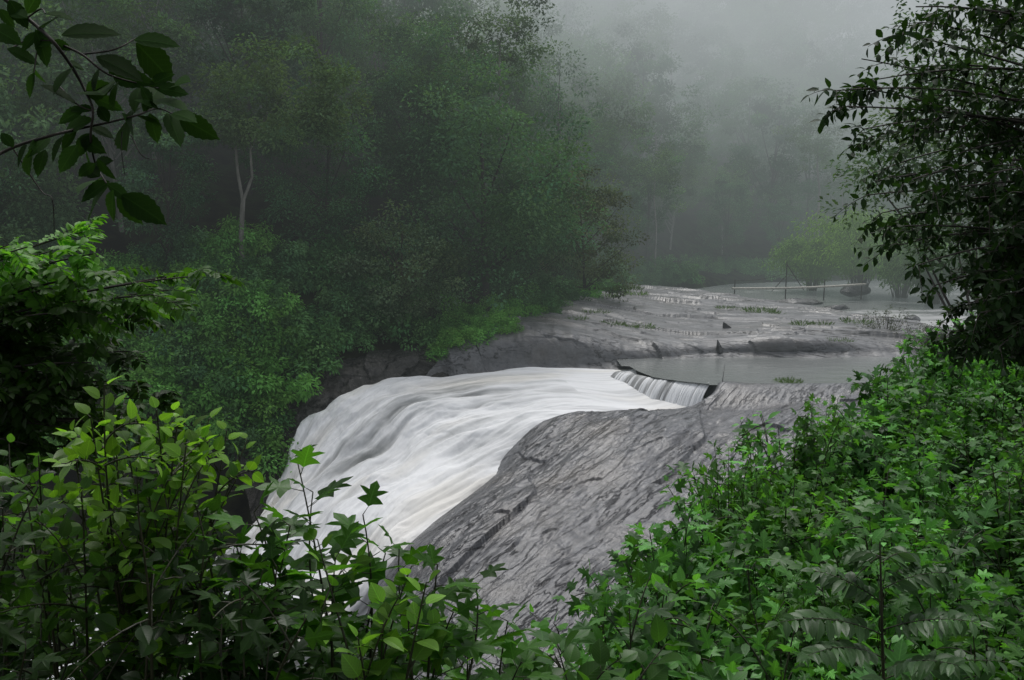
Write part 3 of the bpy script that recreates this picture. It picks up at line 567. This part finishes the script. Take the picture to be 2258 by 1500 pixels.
# grass tufts
def tuft(seed):
    rng=RNG(seed); L=Leaves(); n=120; a=rng.uniform(0,6.28,n); r=rng.random(n)**.5*.55
    P=np.stack([r*np.cos(a)*1.8,r*np.sin(a),0*a],-1); D=np.stack([np.cos(a)*.7,np.sin(a)*.7,np.ones(n)*.8],-1)+rng.normal(size=(n,3))*.3
    L.add(P,D,rng.normal(size=(n,3)),rng.uniform(.1,.3,n),np.array([.11,.19,.05])*rng.uniform(.6,1.3,(n,1)))
    o=L.build('grass_tuft',T_LANCE,M_FAR,None,False,.4); return tag(o,'small tuft of green grass growing from a crack in the rock shelf','grass','grass tufts on the rock shelf')
spots=[(drop(px,py),px,s) for px,py,s in((1350,716,1.0),(1410,722,1.1),(1385,719,.8),(1680,690,1.5),(1665,684,1.2),(1770,716,1.1),(1810,716,.9),(1745,843,.8),(1730,842,.6),(1850,752,.8),(1370,640,1.6),(1400,650,1.4),(1890,712,1.3),(1340,655,1.4),(1270,705,.9),(1310,690,1.0),(1600,680,1.0),(1380,636,1.4))]
tf=tuft(1); first=True
for q,px,s in spots:
    o=tf if first else tf.copy()
    if not first: C.objects.link(o)
    first=False; o.location=q; o.rotation_euler=(0,0,px); o.scale=(s,s,s)
for q,s,i in edge_spots:
    mounds.put(i,(q[0],q[1],q[2]-.25),q[0],(s*1.2,s*1.2,s),'low bright creeper shrub growing on the left end of the rock shelf','creeper shrubs on the rock shelf edge')
# ---------------------------------------------------------------- near plants
def twigleaves(L,rng,P,nl,size,col,t0=.2,spiral=2.4,down=.1,up=.35,sz_end=.6,pet=.35,A=None,nj=.35,cj=.3,tipbright=1.0):
    """leaves set round a stem P, in a spiral"""
    m=len(P)-1; T=unit(np.gradient(P,axis=0)); t=np.linspace(t0,1,nl); idx=t*m; i0=np.clip(idx.astype(int),0,m-1); fr=(idx-i0)[:,None]
    Q=P[i0]*(1-fr)+P[i0+1]*fr; tg=T[i0]; ref=np.array([.2,.3,.93]); a=unit(np.cross(tg,ref+rng.normal(size=3)*.05)); b=np.cross(tg,a)
    ph=rng.uniform(0,6.28)+np.arange(nl)*spiral
    out=np.cos(ph)[:,None]*a+np.sin(ph)[:,None]*b
    D=unit(out+tg*(.25+.5*t[:,None]**2)+np.array([0,0,1.])*(up*t[:,None]-down)+rng.normal(size=(nl,3))*.18)
    Nn=unit(np.array([0,0,1.])+rng.normal(size=(nl,3))*nj); S=size*(1-(1-sz_end)*np.clip((t-t0)/(1-t0),0,1)**2)*rng.uniform(.75,1.15,nl)
    B=Q+unit(out+tg*.5)*(S*pet)[:,None]
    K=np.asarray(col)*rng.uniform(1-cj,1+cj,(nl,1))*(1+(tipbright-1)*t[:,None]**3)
    L.add(B,D,Nn,S,K)
    if A is not None:
        for q,bb in zip(Q,B): A.tube(np.array([q,(q+bb)/2,bb]),[.0022,.0018,.0014],4)
GLF='dark leafy plants filling the lower left foreground'
def stemplant(name,label,base,tops,rng,nl,size,col,T,mat,cat='plant',group=None,rad=.007,side=0,**k):
    base=np.asarray(base); root=thing(name,label,cat,tuple(base),0,group); A=Acc(); L=Leaves()
    for tp in tops:
        tp=np.asarray(tp)-base; b0=rng.normal(size=3)*.03; ml=(b0+tp)/2+np.array([rng.normal()*.06,rng.normal()*.06,.12*np.linalg.norm(tp)])
        P=bez(b0,ml,tp,14); A.tube(P,np.linspace(rad,.0025,14),5); twigleaves(L,rng,P,nl,size,col,A=A,**k)
        for j in range(side):
            i=rng.integers(5,12); d=unit(rng.normal(size=3)+np.array([0,0,.5])); e=P[i]+d*rng.uniform(.15,.35); Q=bez(P[i],(P[i]+e)/2+np.array([0,0,.05]),e,7); A.tube(Q,np.linspace(.004,.002,7),4)
            twigleaves(L,rng,Q,max(5,nl//2),size*.85,col,A=A,**k)
    A.build('stem',M_STEM,root); L.build('foliage',T,mat,root); return root
rng=RNG(21)
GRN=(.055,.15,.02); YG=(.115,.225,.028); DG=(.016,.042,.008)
lob=dict(t0=.35,down=.15,up=.3,pet=.35,sz_end=.6,cj=.45)
stemplant('lobed_leaf_plant','tall lobed leaf plant reaching up in front of the white water, left of centre',W(770,1700,3.2),[W(800,1135,3.2),W(690,1085,3.35),W(655,1015,3.5),W(740,1230,3.1),W(850,1220,3.3)],rng,11,.185,GRN,T_LOBED,M_NEAR,**lob)
stemplant('lobed_leaf_plant','lobed leaf plant in front of the lower end of the rock slope',W(930,1720,3.0),[W(965,1245,3.0),W(1050,1290,3.1),W(880,1210,3.3),W(900,1340,2.9),W(1000,1350,2.9)],rng,11,.18,GRN,T_LOBED,M_NEAR,**lob)
stemplant('lobed_leaf_plant','lobed leaf plant at the bottom edge, right of the round leaved sprigs',W(1070,1740,3.4),[W(1120,1370,3.4),W(1035,1410,3.2),W(1150,1460,3.3)],rng,10,.17,GRN,T_LOBED,M_NEAR,**lob)
stemplant('lobed_leaf_plant','lobed leaf plant rising beside the round leaved shrub at lower left',W(600,1700,3.0),[W(560,1130,3.1),W(610,1250,2.9),W(520,1200,3.0),W(480,1300,2.9),W(640,1160,3.1)],rng,11,.18,GRN,T_LOBED,M_NEAR,**lob)
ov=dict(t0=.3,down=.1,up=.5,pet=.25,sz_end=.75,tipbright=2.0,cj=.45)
tl=[(230,850),(345,905),(460,925),(160,945),(545,970),(280,985),(410,985),(300,930),(390,940),(500,950),(200,920),(250,900),(85,1005),(420,1030),(520,1060),(60,1100),(180,1085),(330,1090),(450,1130),(250,1150),(120,1180),(20,980),(30,1050),(130,1020),(370,1060)]
stemplant('round_leaf_shrub','yellow green round leaf shrub at the left edge of the white water',W(330,1750,3.3),[W(x,y,rng.uniform(3.0,3.8)) for x,y in tl[:12]],rng,20,.08,YG,T_OVATE,M_NEAR,'shrub',side=6,**ov)
stemplant('round_leaf_shrub','darker round leaf shrub beneath the yellow green shrub on the left',W(200,1800,3.4),[W(x,y,rng.uniform(3.0,3.9)) for x,y in tl[12:]],rng,17,.082,(.038,.09,.015),T_OVATE,M_NEAR,'shrub',side=4,**ov)
stemplant('round_leaf_shrub','round leaf sprigs at the bottom centre among lobed leaves',W(860,1750,2.9),[W(700,1190,3.1),W(850,1340,2.9),W(940,1285,2.8),W(790,1410,2.8)],rng,13,.095,(.10,.20,.03),T_OVATE,M_NEAR,'shrub',side=2,**ov)
stemplant('broad_leaf_plant','broad leaf plant low in the bottom centre, in front of the rock',W(1300,1780,3.6),[W(1230,1430,3.7),W(1370,1450,3.6),W(1470,1420,3.9),W(1150,1490,3.5)],rng,12,.16,(.055,.14,.025),T_OVATE,M_NEAR,t0=.4,down=.1,up=.3)
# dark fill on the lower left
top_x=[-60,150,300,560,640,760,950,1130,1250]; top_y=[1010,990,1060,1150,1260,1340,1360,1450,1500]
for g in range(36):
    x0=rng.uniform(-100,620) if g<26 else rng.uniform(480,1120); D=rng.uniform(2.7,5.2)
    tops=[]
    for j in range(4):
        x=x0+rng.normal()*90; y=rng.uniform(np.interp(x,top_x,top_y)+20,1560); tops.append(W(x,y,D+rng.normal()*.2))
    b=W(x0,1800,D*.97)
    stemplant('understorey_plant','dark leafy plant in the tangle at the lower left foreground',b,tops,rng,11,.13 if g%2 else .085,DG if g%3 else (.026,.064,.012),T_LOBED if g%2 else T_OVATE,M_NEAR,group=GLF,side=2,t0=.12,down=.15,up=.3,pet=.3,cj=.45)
# pinnate fronds
def frond(L,A,rng,p0,d,ln,npair,ls,col,droop=.25,nup=np.array([0,0,1.])):
    d=unit(d); e=p0+d*ln-np.array([0,0,droop*ln]); P=bez(p0,p0+d*ln*.5+np.array([0,0,.06*ln]),e,npair+3); A.tube(P,np.linspace(.0028,.001,len(P)),4)
    T=unit(np.gradient(P,axis=0)); s=unit(np.cross(T,nup)); k=np.arange(2,npair+2)
    for sg in(-1,1):
        t=(k-2)/npair; S=ls*(.65+.5*np.sin(pi*(t*.8+.15)))*rng.uniform(.85,1.15,npair)
        L.add(P[k],unit(s[k]*sg+T[k]*.45+np.array([0,0,-.22])+rng.normal(size=(npair,3))*.14),unit(nup+rng.normal(size=(npair,3))*.3),S,np.asarray(col)*rng.uniform(.75,1.25,(npair,1)))
    L.add(P[-1:],T[-1:],nup,ls*.8,np.asarray(col))
PD=3.1
root=thing('pinnate_plant','plant with drooping feather shaped leaves at the bottom right','plant',tuple(W(1950,1800,PD))); A=Acc(); L=Leaves(); b=W(1950,1800,PD); f=lambda x,y,D=PD:W(x,y,D)-b
A.tube(np.array([f(1950,1800),f(1948,1500),f(1943,1300),f(1940,1195)]),[.007,.006,.004,.0025],6)
for y0,x1,y1,dD in((1330,1810,1240,.1),(1300,2080,1240,.05),(1400,1740,1330,-.1),(1390,2140,1340,-.15),(1450,1800,1400,-.2),(1480,2100,1430,-.25),(1230,1880,1205,.1),(1240,2010,1200,.15),(1520,1960,1480,-.3),(1500,2200,1420,-.1)):
    p0=f(1945,y0); q=f(x1,y1,PD+dD); frond(L,A,rng,p0,q-p0,np.linalg.norm(q-p0)*1.1,11,.066,(.055,.12,.04),.18,np.array([0,-.35,.93]))
A.build('stem',M_STEM,root); L.build('foliage',T_ELL,leafmat('wet pinnate leaves',.25,.38,True,.1,.28),root)
# left dark tree with pinnate sprays
b=W(-200,1250,6.2); root=thing('feathery_tree','dark leafy tree with feathery sprays at the left edge','tree',tuple(b)); A=Acc(); L=Leaves()
A.tube(np.array([[0,0,-2],[0.05,0,.5],[.1,0,1.6],[.05,0,2.6]]),[.11,.1,.08,.05],8)
tips=[(455,600),(400,665),(300,625),(285,775),(205,560),(60,545),(150,630),(60,690),(250,700),(150,790),(50,830),(230,850),(330,880),(190,510),(20,600),(100,590),(350,690),(120,740),(200,660),(20,760),(90,880),(180,900),(260,930),(30,930),(-20,700),(300,840),(80,640),(120,690),(200,800),(100,820),(60,900),(150,860),(0,860),(220,770),(420,610),(330,650),(250,600),(370,640),(20,540),(110,555),(160,960),(60,980),(250,980),(340,940),(10,1000),(120,940),(200,1000),(300,910)]
for i,(x,y) in enumerate(tips):
    D=rng.uniform(5.2,6.8); tp=W(x,y,D)-b; s=np.array([.08,0,np.clip(tp[2]*.75,.2,2.4)]); P=bez(s,(s+tp)/2+np.array([0,0,.15]),tp,12); A.tube(P,np.linspace(.016,.004,12),5)
    br=.75 if y>680 else (3.2 if y<600 else 1.9)  # top light painted in: higher sprays get brighter leaf colour
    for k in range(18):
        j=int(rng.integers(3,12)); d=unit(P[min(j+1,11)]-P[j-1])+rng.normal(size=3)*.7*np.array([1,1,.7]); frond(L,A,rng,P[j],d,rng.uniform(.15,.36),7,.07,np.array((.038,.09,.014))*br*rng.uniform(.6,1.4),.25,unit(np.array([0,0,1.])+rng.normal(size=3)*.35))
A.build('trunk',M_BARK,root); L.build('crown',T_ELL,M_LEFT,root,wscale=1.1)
# top-left overhanging branch
D0=2.2; b=W(-60,-60,D0); root=thing('overhanging_branch','dark drooping branch with large serrated leaves at the upper left','branch',tuple(b)); A=Acc(); L=Leaves(); f=lambda x,y,D=D0:W(x,y,D)-b
def br(pts,r0,r1):
    P=cr1(np.array([f(x,y,D0+.05*sin(i*1.7+x*.01)) for i,(x,y) in enumerate(pts)]),len(pts)*5); A.tube(P,np.linspace(r0,r1,len(P))*.75,6)
br([(-60,-60),(60,40),(115,90),(160,150),(190,205),(205,245),(200,300),(210,360),(235,405)],.0065,.0028); br([(-60,370),(30,325),(110,300),(170,285),(240,270),(300,255),(350,240),(400,262)],.006,.0022)
br([(115,90),(180,120),(240,165),(330,190),(350,195)],.0045,.002); br([(180,120),(250,110),(300,85)],.0035,.002); br([(30,330),(90,420),(115,440),(120,520)],.0025,.0012); br([(270,275),(268,330),(275,385)],.002,.001); br([(290,300),(315,345),(355,352)],.002,.001); br([(60,40),(85,70),(75,160)],.0035,.002); br([(60,40),(90,20),(100,30)],.003,.002); br([(20,110),(60,90),(115,90)],.003,.002); br([(130,190),(170,230),(205,245)],.003,.002)
lv=[(135,78,262,62),(295,88,394,92),(300,95,388,185),(212,125,315,168),(90,70,125,25),(60,30,88,-30),(100,30,165,38),(78,65,112,148),(15,108,90,138),(88,188,175,222),(188,240,122,268),(205,215,270,240),(250,172,335,178),(340,195,418,202),(330,222,412,228),(395,258,478,303),(368,250,402,315),(330,250,348,315),(268,250,305,305),(145,290,195,258),(140,300,108,355),(178,300,226,335),(68,330,55,382),(100,330,78,385),(190,330,208,392),(242,400,172,440),(240,410,178,478),(250,420,240,490),(260,425,308,495),(268,430,362,488),(226,395,165,412),(76,160,58,215),(20,0,60,60),(-20,60,40,90),(170,320,130,380),(215,350,250,400),(310,190,340,240),(230,210,190,180),
 (160,150,110,200),(190,205,240,190),(205,245,150,235),(240,165,290,130),(290,255,260,320),(350,240,300,215),(300,255,360,275),(200,300,160,345),(210,360,170,390),(235,405,290,440),(110,300,60,340),(170,285,130,330),(60,40,20,20),(115,90,160,110),(330,190,380,160),(350,195,320,235),(240,270,215,230),(85,70,45,110),
 (120,95,70,95),(30,325,0,290),(220,150,200,200),(260,180,240,240),(380,190,410,170),(380,250,430,260),(320,250,330,200),(205,370,240,350),(220,390,190,370),(60,320,30,370),(150,140,190,150),(310,190,290,240),(200,280,250,300),(75,150,100,190),(0,20,30,60),(280,262,310,230)]
for x,y,x1,y1 in lv:
    p=f(x,y,D0+rng.normal()*.03); q=f(x1,y1,D0+rng.normal()*.03); d=q-p
    L.add(p,d,unit(np.array([rng.normal()*.5,-.8,.6+rng.normal()*.3])),np.linalg.norm(d)*1.02,np.array([.02,.048,.012])*rng.uniform(.6,1.6))
A.build('branch',M_BARK,root); L.build('foliage',T_BIG,M_TOP,root,wscale=.92)
# right dark tree
b=np.array([4.9,7.4,float(ground(4.9,7.4))-.2]); root=thing('dark_tree','dark leafy tree silhouetted along the right edge','tree',tuple(b)); A=Acc(); L=Leaves()
A.tube(np.array([[0,0,-.3],[.05,0,2],[0,0,4.5],[.15,.1,7.5]]),[.2,.17,.13,.06],9)
tips=[(2020,15),(1995,75),(2050,50),(2100,20),(2180,40),(1845,200),(1900,130),(1935,175),(1870,235),(1960,250),(1905,285),(2010,150),(2050,210),(1990,320),(1915,430),(1955,370),(1945,470),(1985,540),(2025,585),(2060,630),(2100,690),(2170,710),(2060,420),(2080,520),(2130,600),(2150,300),(2180,430),(2200,550),(2220,650),(2110,340),(2020,470),(2000,400),(2140,740),(2190,760),(2230,730),(2160,690),(1880,190),(1930,300),(1930,400),(1965,500)]
rr=RNG(4); xs=[]
while len(xs)<66:
    x=rr.uniform(2060,2420); y=rr.uniform(-120,790)
    if x>np.interp(y,[-120,0,150,260,330,430,560,640,740],[2190,2210,2240,2240,2180,2110,2120,2140,2150]): xs.append((x,y))
xs+=[(rr.uniform(2095,2280),rr.uniform(560,790)) for _ in range(26)]
for i,(x,y) in enumerate(tips+xs):
    D=rr.uniform(5.2,7.0); tp=W(x,y,D)-b; s=np.array([.03,0,np.clip(tp[2]-rr.uniform(.1,.9)+.25,.8,7.3)]); mid=(s+tp)/2+np.array([0,0,.25+.1*rr.normal()]); P=bez(s,mid,tp,14); A.tube(P,np.linspace(.015,.004,14),5)
    Tg=unit(np.gradient(P,axis=0))
    for k in range(16):
        j=int(rr.integers(4,14)); d=unit(Tg[j]*1.0+unit(rr.normal(size=3))*np.array([.65,.65,.4])); ln=rr.uniform(.15,.38)*(1.1-.03*j); e=P[j]+d*ln+np.array([0,0,-.06]); Q=bez(P[j],(P[j]+e)/2+np.array([0,0,.03]),e,6); A.tube(Q,np.linspace(.0035,.0013,6),4)
        twigleaves(L,rr,Q,9,.074,(.02,.045,.015),t0=.15,down=.4,up=.2,pet=.1,sz_end=.85,nj=.5)
A.build('trunk',M_BARK,root); L.build('crown',T_ELL,M_DARK,root)
# right bank thicket
def bush(seed,size=.22,col=(.05,.135,.028),T=T_LOBED,hs=1.0):
    rng=RNG(seed); root=thing('thicket_shrub','bushy bright green shrub in the leafy thicket on the right bank','shrub',group='leafy shrubs on the right bank'); A=Acc(); L=Leaves()
    for i in range(13):
        a=rng.uniform(0,6.28); r=rng.uniform(.1,.8); h=rng.uniform(1.2,1.95)*(1-.4*r*r)*hs; tp=np.array([r*cos(a),r*sin(a),h]); P=bez(np.array([.1*cos(a),.1*sin(a),-.2]),np.array([r*.5*cos(a),r*.5*sin(a),h*.75]),tp,12); A.tube(P,np.linspace(.011,.003,12),5)
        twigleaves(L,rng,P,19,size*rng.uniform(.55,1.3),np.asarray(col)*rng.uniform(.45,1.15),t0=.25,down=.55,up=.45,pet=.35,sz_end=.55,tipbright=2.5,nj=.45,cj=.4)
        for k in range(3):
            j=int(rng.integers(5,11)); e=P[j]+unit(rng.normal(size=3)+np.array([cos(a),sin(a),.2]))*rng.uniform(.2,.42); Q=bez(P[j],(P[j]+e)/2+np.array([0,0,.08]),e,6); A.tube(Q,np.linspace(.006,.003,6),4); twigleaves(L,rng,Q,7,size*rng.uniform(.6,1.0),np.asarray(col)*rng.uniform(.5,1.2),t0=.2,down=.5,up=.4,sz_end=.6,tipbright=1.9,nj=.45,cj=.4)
    A.build('stem',M_STEM,root); L.build('foliage',T,M_MID,root); return root
bushes=Pool([bush(90,col=(.062,.17,.034)),bush(91,col=(.056,.15,.036),size=.2),bush(92,col=(.08,.20,.038),size=.17,hs=1.1),bush(93,col=(.048,.125,.034),size=.27,hs=.95),bush(94,col=(.055,.15,.035),size=.16,T=T_ELL,hs=1.1),bush(95,col=(.06,.16,.03),size=.15,T=T_OVATE)])
rng=RNG(33); placed=[]
bl=np.array(BUSHLINE+[(2400,740)]); 
def edge(py): return np.interp(py,bl[:9,1][::-1],bl[:9,0][::-1])
def put(px,py,lo=0):
    D=DofPy(py)*rng.uniform(.97,1.03); p=W(px,py,D); s=rng.uniform(.7,1.25); top=p[2]-(rng.uniform(0,.75) if lo else 0); z=top-1.62*s; z=min(z,float(ground(p[0],p[1]))+.15)
    hgt=(top-z)/1.65
    bushes.put(int(rng.choice(6,p=[.22,.2,.2,.16,.12,.10])),(p[0],p[1],z),rng.uniform(0,6.28),(s,s,np.clip(hgt,.7,1.7)))
for px,py in [(1335,1330),(1360,1265),(1410,1190),(1450,1130),(1530,1050),(1590,1020),(1650,970),(1700,950),(1760,930),(1830,895),(1885,860),(1930,810),(1960,765),(2020,735),(2080,712),(2150,700),(2230,700),(1330,1420),(2180,750),(2100,770)]: put(px+(85 if py>960 else 50),py+20)
tries=0
while len(placed)<95 and tries<6000:
    tries+=1; py=rng.uniform(740,1560); px=rng.uniform(1300,2420)
    if px<edge(py)+120: continue
    D=DofPy(py); r=430/D*1.5
    if any((px-a)**2+((py-c)*1.6)**2<r*r for a,c in placed): continue
    placed.append((px,py)); put(px,py,1)
print('bushes',len(placed))
# sparse twiggy shrubs at the right by the river
def twiggy(seed,label,loc,h,r):
    rng=RNG(seed); root=thing('twiggy_shrub',label,'shrub',tuple(loc)); A=Acc(); L=Leaves()
    k=60; d=unit(rng.normal(size=(k,3))); d[:,2]=np.abs(d[:,2]); cs=d*np.array([r,r*.7,h])*(.45+.55*rng.random((k,1)))
    for c in cs: A.tube(bez(np.array([0,0,-.3]),c*np.array([.6,.6,.35]),c,7),np.linspace(.016,.004,7),4)
    A.build('stem',M_BARK,root); crown_leaves(L,rng,cs,rng.uniform(.15,.35,k),22,.09,(.085,.10,.06)); L.build('foliage',T_SIMPLE,M_FAR,root,smooth=False)
twiggy(1,'sparse twiggy shrub on the shelf at the right edge of the rapids',W(1955,742,49.5),1.7,1.7)
twiggy(2,'low twiggy shrub between the rapids and the right bank thicket',W(2055,760,46),1.3,1.4)
# ---------------------------------------------------------------- light, camera
w=bpy.data.worlds.new('World'); bpy.context.scene.world=w; w.use_nodes=True; nt=w.node_tree; nt.nodes.clear()
sk=N(nt,'ShaderNodeTexSky',sky_type='NISHITA'); sk.sun_disc=False; sk.sun_elevation=radians(62); sk.sun_rotation=radians(0); sk.air_density=1; sk.dust_density=2
hs=N(nt,'ShaderNodeHueSaturation'); hs.inputs['Saturation'].default_value=.25; nt.links.new(sk.outputs[0],hs.inputs['Color'])
bg=N(nt,'ShaderNodeBackground'); bg.inputs['Strength'].default_value=.15; nt.links.new(hs.outputs[0],bg.inputs[0]); wo=N(nt,'ShaderNodeOutputWorld'); nt.links.new(bg.outputs[0],wo.inputs[0])
sl=bpy.data.lights.new('sun','SUN'); sl.energy=1.5; sl.angle=radians(25); sl.color=(1,.98,.95); so=bpy.data.objects.new('sun',sl); C.objects.link(so); so.rotation_euler=(radians(-28),0,0); so.location=(0,0,40)
cd=bpy.data.cameras.new('camera'); cd.lens=32.0; cd.sensor_width=36; cd.clip_end=2000; cd.clip_start=.05; co=bpy.data.objects.new('camera',cd); C.objects.link(co); co.location=(0,0,CAMZ); co.rotation_euler=(radians(90)-TH,0,0)
bpy.context.scene.camera=co
sc=bpy.context.scene; sc.view_settings.view_transform='Standard'; sc.view_settings.look='None'; sc.view_settings.exposure=0
